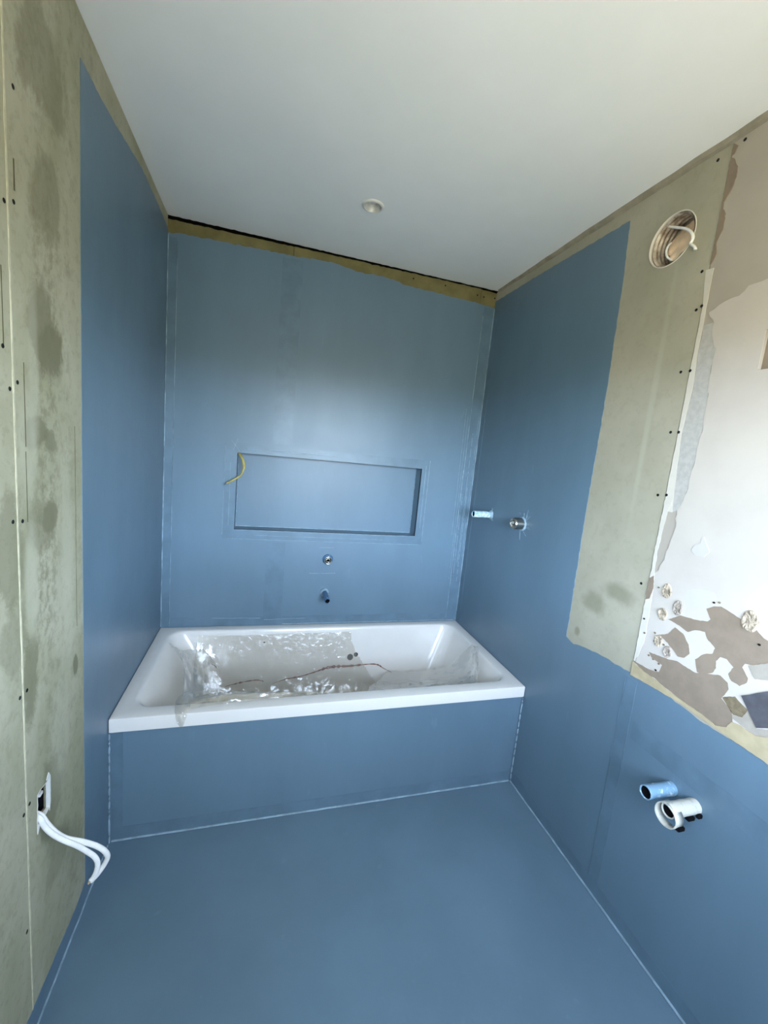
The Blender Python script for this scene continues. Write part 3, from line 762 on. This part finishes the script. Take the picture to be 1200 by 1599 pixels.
film = thing('protective_film', 'crumpled torn clear plastic film lining the inside of the white bathtub', 'plastic film', (0.9, -0.4, 0.13))
def ins_main(x, y):
    n = 0.012 * noise.noise(Vector((x * 9, y * 9, 3)))
    # left edge from the back corner to the tab on the front rim
    left = 0.21 + (-y - 0.06) * -0.02 + 0.02 * math.sin(y * 14) + n
    if x < left: return False
    if y < -0.698 - n * 0.6 - (0.006 if x < 0.6 else -0.012): return False
    if x < 1.01: return y < -0.064 + n * 0.3
    return x < 1.30 and y < -0.075 - (x - 1.01) * 0.55 + n
film_piece('film_sheet', ins_main, film)

def strip(name, rows, mat, parent, smooth=True):
    bm = bmesh.new(); vs = [[bm.verts.new(p) for p in r] for r in rows]
    for a, b in zip(vs, vs[1:]):
        for i in range(len(a) - 1): bm.faces.new((a[i], a[i + 1], b[i + 1], b[i]))
    return link(name, from_bm(bm), mat, parent, smooth=smooth)
def crumple(px_rows, name, depth_fn, amp=0.006, sub=8, seed=0):
    """folded flap: rows of points in space, refined and creased"""
    rows = [smooth_path([depth_fn(*q) for q in r], sub) for r in px_rows]
    cols = list(zip(*rows)); full = [smooth_path(c, sub) for c in cols]
    rows = [list(r) for r in zip(*full)]
    for i, r in enumerate(rows):
        for k, p in enumerate(r):
            q = Vector((p.x * 55, p.y * 55, p.z * 30 + seed))
            c = abs(noise.noise(q)) * 2 - 0.5
            r[k] = p + Vector((0.3 * c, -0.6 * c, 0.8 * c)) * amp
    return strip(name, rows, M_film, film)
P = lambda x, y, z: Vector((x, y, z))
# tab folded over the front rim, a bunched ruffle along it, the tab stuck to the right end
crumple([[(0.205, -0.64, 0.50), (0.235, -0.645, 0.52), (0.262, -0.64, 0.505)], [(0.205, -0.69, 0.512), (0.232, -0.70, 0.528), (0.262, -0.69, 0.513)],
         [(0.212, -0.745, 0.506), (0.235, -0.75, 0.514), (0.258, -0.745, 0.507)], [(0.222, -0.764, 0.478), (0.236, -0.768, 0.480), (0.250, -0.764, 0.478)],
         [(0.230, -0.762, 0.454), (0.236, -0.764, 0.452), (0.243, -0.762, 0.454)]], 'film_tab', P, 0.008, 6, 1)
crumple([[(0.26, -0.735, 0.504), (0.36, -0.725, 0.508), (0.48, -0.712, 0.508), (0.60, -0.703, 0.506), (0.74, -0.696, 0.505)],
         [(0.25, -0.705, 0.516), (0.36, -0.698, 0.530), (0.48, -0.692, 0.524), (0.60, -0.686, 0.516), (0.74, -0.688, 0.508)],
         [(0.25, -0.665, 0.500), (0.36, -0.66, 0.515), (0.48, -0.662, 0.505), (0.60, -0.668, 0.500), (0.74, -0.675, 0.492)],
         [(0.27, -0.64, 0.44), (0.36, -0.645, 0.45), (0.48, -0.648, 0.45), (0.60, -0.652, 0.45), (0.74, -0.656, 0.45)]], 'film_ruffle', P, 0.010, 6, 2)
PX = lambda u, v, y: on(u, v, 1, y)
far = [(606, 1047, -0.15), (640, 1048, -0.22), (668, 1045, -0.27), (700, 1039, -0.31), (720, 1022, -0.34), (736, 1007, -0.37)]
mid = [(592, 1062, -0.30), (630, 1062, -0.36), (662, 1060, -0.40), (700, 1055, -0.43), (728, 1040, -0.44), (743, 1012, -0.43)]
mi2 = [(580, 1072, -0.50), (622, 1071, -0.54), (660, 1068, -0.56), (700, 1065, -0.57), (730, 1058, -0.57), (744, 1038, -0.55)]
nea = [(575, 1082, -0.64), (620, 1080, -0.66), (660, 1077, -0.665), (700, 1074, -0.67), (732, 1070, -0.665), (746, 1064, -0.66)]
crumple([far, mid, mi2, nea], 'film_flap', PX, 0.016, 7, 3)
crumple([[(735, 1007, -0.37), (744, 1009, -0.43), (748, 1012, -0.45)], [(738, 1025, -0.45), (745, 1030, -0.50), (747, 1032, -0.52)], [(741, 1050, -0.55), (746, 1054, -0.6), (748, 1056, -0.62)], [(742, 1064, -0.63), (747, 1065, -0.65), (749, 1066, -0.66)]],
        'film_tab', PX, 0.010, 6, 5)
crumple([[(262, 1003, -0.16), (284, 1014, -0.20), (302, 1014, -0.16), (320, 1016, -0.15), (342, 1042, -0.18)],
         [(284, 1030, -0.34), (288, 1036, -0.34), (306, 1036, -0.28), (326, 1038, -0.25), (343, 1060, -0.26)],
         [(286, 1062, -0.52), (290, 1064, -0.50), (308, 1064, -0.46), (326, 1066, -0.42), (342, 1078, -0.42)],
         [(286, 1092, -0.66), (291, 1092, -0.655), (308, 1091, -0.65), (326, 1090, -0.645), (344, 1090, -0.64)]], 'film_flap', PX, 0.014, 7, 8)
# dirt that washed into the fold
def dirt_path(px, w0, seed):
    rows = []
    pts = [on_tub(u, v, 0.012) for u, v in px]
    pts = smooth_path(pts, 8)
    for i, p in enumerate(pts):
        w = w0 * (0.3 + abs(noise.noise(Vector((i * 0.43, seed, 1)))) * 2.6) * (0.3 + 0.7 * math.sin(math.pi * min(1, (i + 3) / (len(pts) + 5))))
        d = (p - CAM).normalized() * -0.003
        rows.append([p + d + Vector((0, 0, w)), p + d - Vector((0, 0, w))])
    return strip('dirt_streak', rows, M_dirt, film)
dirt_path([(352, 1072), (375, 1066), (400, 1062), (412, 1064)], 0.004, 1)
dirt_path([(425, 1068), (445, 1061), (470, 1056), (490, 1050), (515, 1042), (545, 1040), (585, 1037), (600, 1044), (612, 1050)], 0.0055, 2)
dirt_path([(330, 1037), (336, 1040), (339, 1043)], 0.004, 3)

# ------------------------------------------------------------------ downlight
dl = thing('downlight', 'small round white recessed downlight in the ceiling above the bathtub', 'light', (DL[0], DL[1], H))
link('trim_ring', lathe([(0.034, 0.0), (0.034, 0.006), (0.0365, 0.0075), (0.043, 0.004), (0.0455, 0.0)], (DL[0], DL[1], H), (0, 0, -1), 48), M_white, dl, smooth=True)
M_refl = simple('satin_reflector', (206, 204, 198), 0.35, 0.5, 0.25, var=0.03)
link('reflector', lathe([(0.033, 0.004), (0.030, -0.004), (0.027, -0.018), (0.022, -0.030), (0.0, -0.034)], (DL[0], DL[1], H), (0, 0, -1), 40), M_refl, dl, smooth=True)
link('bulb', lathe([(0.016, -0.033), (0.018, -0.018), (0.014, -0.012), (0.0, -0.009)], (DL[0], DL[1], H), (0, 0, -1), 32), M_white, dl, smooth=True)

# ------------------------------------------------------------------ pipes and fittings
def stub(name, label, cat, base, d, L, r, mat, seed, thick=0.003, wob=0.05, plate_r=None):
    t = thing(name, label, cat, base)
    b = Vector(base); d = Vector(d).normalized()
    n = 14; prof_ = [(r, -0.02)] + [(r * (1.0 if h < .85 else 1.0), L * h) for h in [i / n for i in range(n + 1)]]
    prof_ += [(r - thick * .4, L + 0.0012), (r - thick, L), (r - thick, L - 0.05), (0, L - 0.052)]
    link('pipe', lathe(prof_, b, d, 32, wob, seed), mat, t, smooth=True)
    q = b + d * L
    link('bore', lathe([(0, -0.045), (r - thick - .0003, -0.045), (r - thick - .0003, -0.003), (r - thick - .0012, -0.003), (r - thick - .0012, -0.043), (0, -0.043)], q, d, 24), M_hole, t, smooth=True)
    return t
p = bw(507, 925)
t = stub('pipe_stub', 'dark blue coated pipe stub between the niche and the bathtub rim', 'pipe', (p[0], -T, p[1]), (0.02, -1, -0.10), 0.11, 0.0155, M_pipe_d, 1)
link('collar', lathe([(0.0155, 0), (0.026, 0.0), (0.024, 0.003), (0.018, 0.010), (0.0155, 0.012)], (p[0], -T, p[1]), (0, -1, 0), 28, 0.08, 3), M_mem_light, t, smooth=True)
p = rw(767, 804)
t = stub('pipe_stub', 'thin pale blue pipe stub beside the back corner of the right wall', 'pipe', (W - T, p[0], p[1]), (-1, 0, 0.0), 0.108, 0.0175, M_pipe_a, 5)
link('collar', lathe([(0.0175, 0), (0.027, 0.0), (0.024, 0.003), (0.0175, 0.012)], (W - T, p[0], p[1]), (-1, 0, 0), 28, 0.15, 3), M_mem_light, t, smooth=True)
p = rw(1050, 1231)
stub('pipe_stub', 'upper pale blue pipe stub low on the right wall', 'pipe', (W - T, p[0], p[1]), (-1, 0.0, 0.03), 0.102, 0.0195, M_pipe_b, 9, wob=0.04)
p = rw(1086, 1258)
t = stub('pipe_stub', 'lower whitish pipe stub with a wide collar low on the right wall', 'pipe', (W - T, p[0], p[1]), (-1, 0.0, 0.02), 0.100, 0.020, M_pipe_c, 12, wob=0.06)
cc = Vector((W - T, p[0] + 0.002, p[1] - 0.014)); 
link('pipe_collar', lathe([(0.031, 0.078), (0.032, 0.076), (0.032, 0.104), (0.0298, 0.105), (0.0292, 0.079), (0.031, 0.078)], cc, (-1, 0, 0), 36, 0.04, 2), M_pipe_c, t, smooth=True)
for dy, dz, L0 in ((-0.026, -0.030, 0.083), (-0.012, -0.021, 0.03)):
    link('rubber_clip', box(W - T - L0 - 0.012, W - T - L0 + 0.012, p[0] + dy - 0.008, p[0] + dy + 0.006, p[1] + dz - 0.006, p[1] + dz + 0.006, 0.002), M_hole, t)
link('rubber_clip', box(W - T - 0.016, W - T, p[0] - 0.026, p[0] - 0.016, p[1] - 0.018, p[1] - 0.006, 0.002), M_hole, t)

# chrome nipple on the back wall
p = bw(512, 873.5); b = Vector((p[0], -T, p[1]))
t = thing('tap_connector', 'round chrome tap connector above the blue pipe stub on the back wall', 'pipe fitting', b)
link('flange', lathe([(0, 0), (0.030, 0), (0.029, 0.004), (0.022, 0.007), (0, 0.007)], b, (0, -1, 0), 32, 0.04, 1), M_pipe_d, t, smooth=True)
link('socket', lathe([(0.0225, 0.004), (0.0225, 0.024), (0.0205, 0.026), (0.0165, 0.024), (0.0160, 0.010)], b, (0, -1, 0), 32), M_chrome, t, smooth=True)
link('hexagon_core', lathe([(0.0155, 0.008), (0.0125, 0.020), (0.0095, 0.021), (0.0085, 0.012)], b, (0, -1, 0), 6), M_brass, t)
link('bore', lathe([(0.0160, 0.009), (0, 0.009)], b, (0, -1, 0), 24), M_hole, t)
# threaded fitting on the right wall
p = rw(816, 818); b = Vector((W - T, p[0], p[1])); r = 0.027
t = thing('threaded_connector', 'stubby threaded nickel connector on the right wall, toward the room from the thin stub', 'pipe fitting', b)
pf = [(r, 0.0)]
for k in range(9): pf += [(r + 0.0012, 0.004 + k * 0.005), (r - 0.0010, 0.0065 + k * 0.005)]
pf += [(r - 0.001, 0.052), (r - 0.005, 0.054), (r - 0.007, 0.050), (r - 0.008, 0.020), (0, 0.018)]
link('threaded_sleeve', lathe(pf, b, (-1, 0, 0), 32), M_brass, t, smooth=True)
link('inner_nipple', lathe([(0.010, 0.018), (0.010, 0.050), (0.0085, 0.053), (0.006, 0.050), (0.006, 0.03), (0, 0.03)], b + Vector((0, 0.004, 0.003)), (-1, 0, 0), 20), M_chrome, t, smooth=True)
link('bore', lathe([(r - 0.0085, 0.021), (0, 0.021)], b, (-1, 0, 0), 20), M_hole, t)
link('sealant_ring', lathe([(r, 0), (r + 0.009, 0.0), (r + 0.006, 0.002), (r, 0.005)], b, (-1, 0, 0), 28, 0.2, 4), M_mem_light, t, smooth=True)

# ------------------------------------------------------------------ yellow cable out of the niche
def z7(q): return (320 + q[0] / 3.0, 660 + q[1] / 3.0)
pts = []
for q, y in (((156, 130), 0.03), ((163, 146), 0.012), ((178, 172), -0.015), ((183, 208), -0.03), ((170, 244), -0.035), ((150, 259), -0.035), ((126, 272), -0.035), ((103, 284), -0.035)):
    pts.append(on(*z7(q), 1, y))
t = thing('yellow_cable', 'short yellow cable end hanging out of the top left corner of the niche', 'cable', pts[-1])
link('cable_sheath', tube(smooth_path(pts, 8), 0.0075, 0.005, 10), M_yellow, t, smooth=True)
link('copper_end', tube([pts[-1], pts[-1] + (pts[-1] - pts[-2]).normalized() * 0.012], 0.0035, seg=8), M_brass, t)

# ------------------------------------------------------------------ socket box with white cables, left wall
t = thing('socket_box', 'open white electrical socket box cut into the left green board', 'electrical box', (0, (BY0 + BY1) / 2, BZ0))
bm = bmesh.new()
y0, y1, z0, z1, dx, fx = BY0 - 0.002, BY1 + 0.004, BZ0 - 0.003, BZ1 + 0.004, -0.055, -BT - 0.0005
addbox(bm, dx, fx, y1, y1 + 0.003, z0, z1); addbox(bm, dx, fx, y0 - 0.003, y0, z0, z1)
addbox(bm, dx, fx, y0, y1, z0 - 0.003, z0); addbox(bm, dx, fx, y0, y1, z1, z1 + 0.003); addbox(bm, dx - 0.003, dx, y0, y1, z0, z1)
link('back_box', from_bm(bm), M_hole, t, label='black inside')
link('terminal', box(-0.026, -0.014, y1 - 0.016, y1 - 0.001, z0 + 0.040, z0 + 0.048, 0.001), M_white, t)
hole2 = [(a_ + 0.0022 * (1 if a_ < -1.18 else -1), b_ + 0.0015 * (1 if b_ < 0.58 else -1)) for a_, b_ in hole]
link('cut_edge', plate([hole, hole2], 'left', -0.007, 0.0006), M_white, t, label='white plaster cut edge')
link('plaster_edge', plate([rag([(BY1 - 0.002, BZ0 - 0.012), (BY1 + 0.004, BZ0 + 0.010), (BY1 + 0.005, BZ1 + 0.002), (BY1 - 0.003, BZ1 + 0.018), (BY1 - 0.014, BZ1 + 0.004), (BY1 - 0.001, BZ1 - 0.001)], 0.006, 0.001, 5)], 'left', 0.0, 0.0015), M_white, t)
link('plaster_edge', plate([rag([(BY0 + 0.000, BZ0 - 0.022), (BY0 + 0.010, BZ0 - 0.006), (BY0 + 0.035, BZ0 - 0.004), (BY1 - 0.003, BZ0 - 0.001), (BY0, BZ0 + 0.001)], 0.006, 0.001, 6)], 'left', 0.0, 0.0015), M_white, t)

def lz(q): return (q[0] / 3.561, 1150 + q[1] / 3.561)
def cable(zpts, depths, name, label, ra, rb):
    pts = [on(*lz(q), 1, y) for q, y in zip(zpts, depths)]
    pts = [Vector((-0.03, BY0 + 0.03, BZ0 + 0.015))] + pts
    t = thing(name, label, 'cable', pts[-1], 'white cables of the socket box')
    link('cable_sheath', tube(smooth_path(pts, 10), ra, rb, 12, (0.3, -0.9, 0.2)), M_cable, t, smooth=True)
    d = (pts[-1] - pts[-2]).normalized()
    link('bare_end', tube([pts[-1], pts[-1] + d * 0.006], ra * 0.55, rb * 0.55, 8), simple('copper_dull', (170, 150, 125), 0.4), t)
cable([(222, 437), (262, 487), (310, 535), (370, 568), (450, 583), (530, 606), (580, 635), (598, 668), (580, 712), (540, 768), (503, 806)],
      [-1.195, -1.19, -1.185, -1.18, -1.17, -1.16, -1.155, -1.15, -1.15, -1.155, -1.16], 'white_cable', 'longer outer white cable curving out of the socket box', 0.0068, 0.0048)
cable([(218, 452), (252, 505), (300, 548), (365, 582), (430, 608), (485, 640), (525, 668), (543, 702), (537, 745), (520, 782), (505, 800)],
      [-1.205, -1.20, -1.195, -1.19, -1.182, -1.175, -1.17, -1.168, -1.168, -1.17, -1.172], 'white_cable', 'shorter inner white cable curving out of the socket box', 0.0064, 0.0045)

# ------------------------------------------------------------------ ventilation duct in the right wall
t = thing('vent_duct', 'flexible ventilation duct in the round hole near the ceiling of the right wall', 'duct', (W, VC[0], VC[1]))
pf = []
n = 13
for k in range(n * 4 + 1):
    h = 0.004 + 0.20 * k / (n * 4); pf.append((0.0735 + 0.0035 * math.cos(k * math.pi / 2), h))
link('corrugated_hose', lathe(pf, (W, VC[0], VC[1]), (1, -0.10, 0.02), 48), M_duct, t, smooth=True)
link('duct_end', lathe([(0, 0.202), (0.078, 0.20)], (W, VC[0], VC[1]), (1, -0.10, 0.02), 40), M_dark, t)
link('cut_edge', lathe([(0.0812, -0.0005), (0.0812, 0.0130), (0.0775, 0.0130), (0.0775, -0.0015), (0.0800, -0.002), (0.0812, -0.0005)], (W, VC[0], VC[1]), (1, 0, 0), 48, 0.006), M_joint, t, smooth=True)
def vz(q): return (980 + q[0] / 8.571, 300 + q[1] / 8.571)
# torn liner bulging out of the lower room-side half of the hose
lr = [[(958, 345, .030), (880, 385, .045), (800, 450, .055), (715, 530, .055), (620, 640, .050), (560, 740, .042), (545, 820, .034)],
      [(965, 400, .020), (900, 460, .030), (830, 540, .036), (750, 620, .036), (660, 730, .030), (595, 800, .026), (560, 860, .022)],
      [(960, 470, .010), (905, 550, .014), (850, 630, .016), (780, 710, .016), (700, 800, .014), (630, 860, .012), (575, 895, .012)],
      [(940, 540, .003), (895, 620, .003), (845, 690, .003), (780, 765, .003), (715, 835, .003), (650, 890, .003), (590, 920, .005)]]
rows = []
for r_ in lr: rows.append(smooth_path([on(*vz(q[:2]), 0, W + q[2]) for q in r_], 5))
rows = [list(r_) for r_ in zip(*[smooth_path(c, 5) for c in zip(*rows)])]
for r_ in rows:
    for k, q in enumerate(r_): r_[k] = q + Vector((0.006, -0.002, 0.002)) * noise.noise(q * 45)
strip('torn_liner', rows, M_sleeve, t)
def vent_cable(zp, dep, name, label, r):
    pts = [on(*vz(q), 0, W + d) for q, d in zip(zp, dep)]
    c = thing(name, label, 'cable', pts[-1], 'white cables in the duct')
    link('cable_sheath', tube(smooth_path(pts, 8), r, r * 0.8, 10), M_cable, c, smooth=True)
vent_cable([(440, 445), (560, 462), (680, 475), (780, 490), (845, 525), (880, 580), (870, 650), (850, 690), (900, 730), (915, 765)],
           [0.03, 0.02, 0.012, 0.006, 0.0, -0.004, -0.006, -0.006, -0.008, -0.010], 'white_cable', 'white cable looped across the mouth of the vent duct', 0.0052)
vent_cable([(590, 680), (545, 730), (525, 800), (540, 870), (600, 910), (650, 905)],
           [0.03, 0.022, 0.016, 0.012, 0.012, 0.016], 'white_cable', 'thin white cable curl at the bottom of the vent duct', 0.0038)
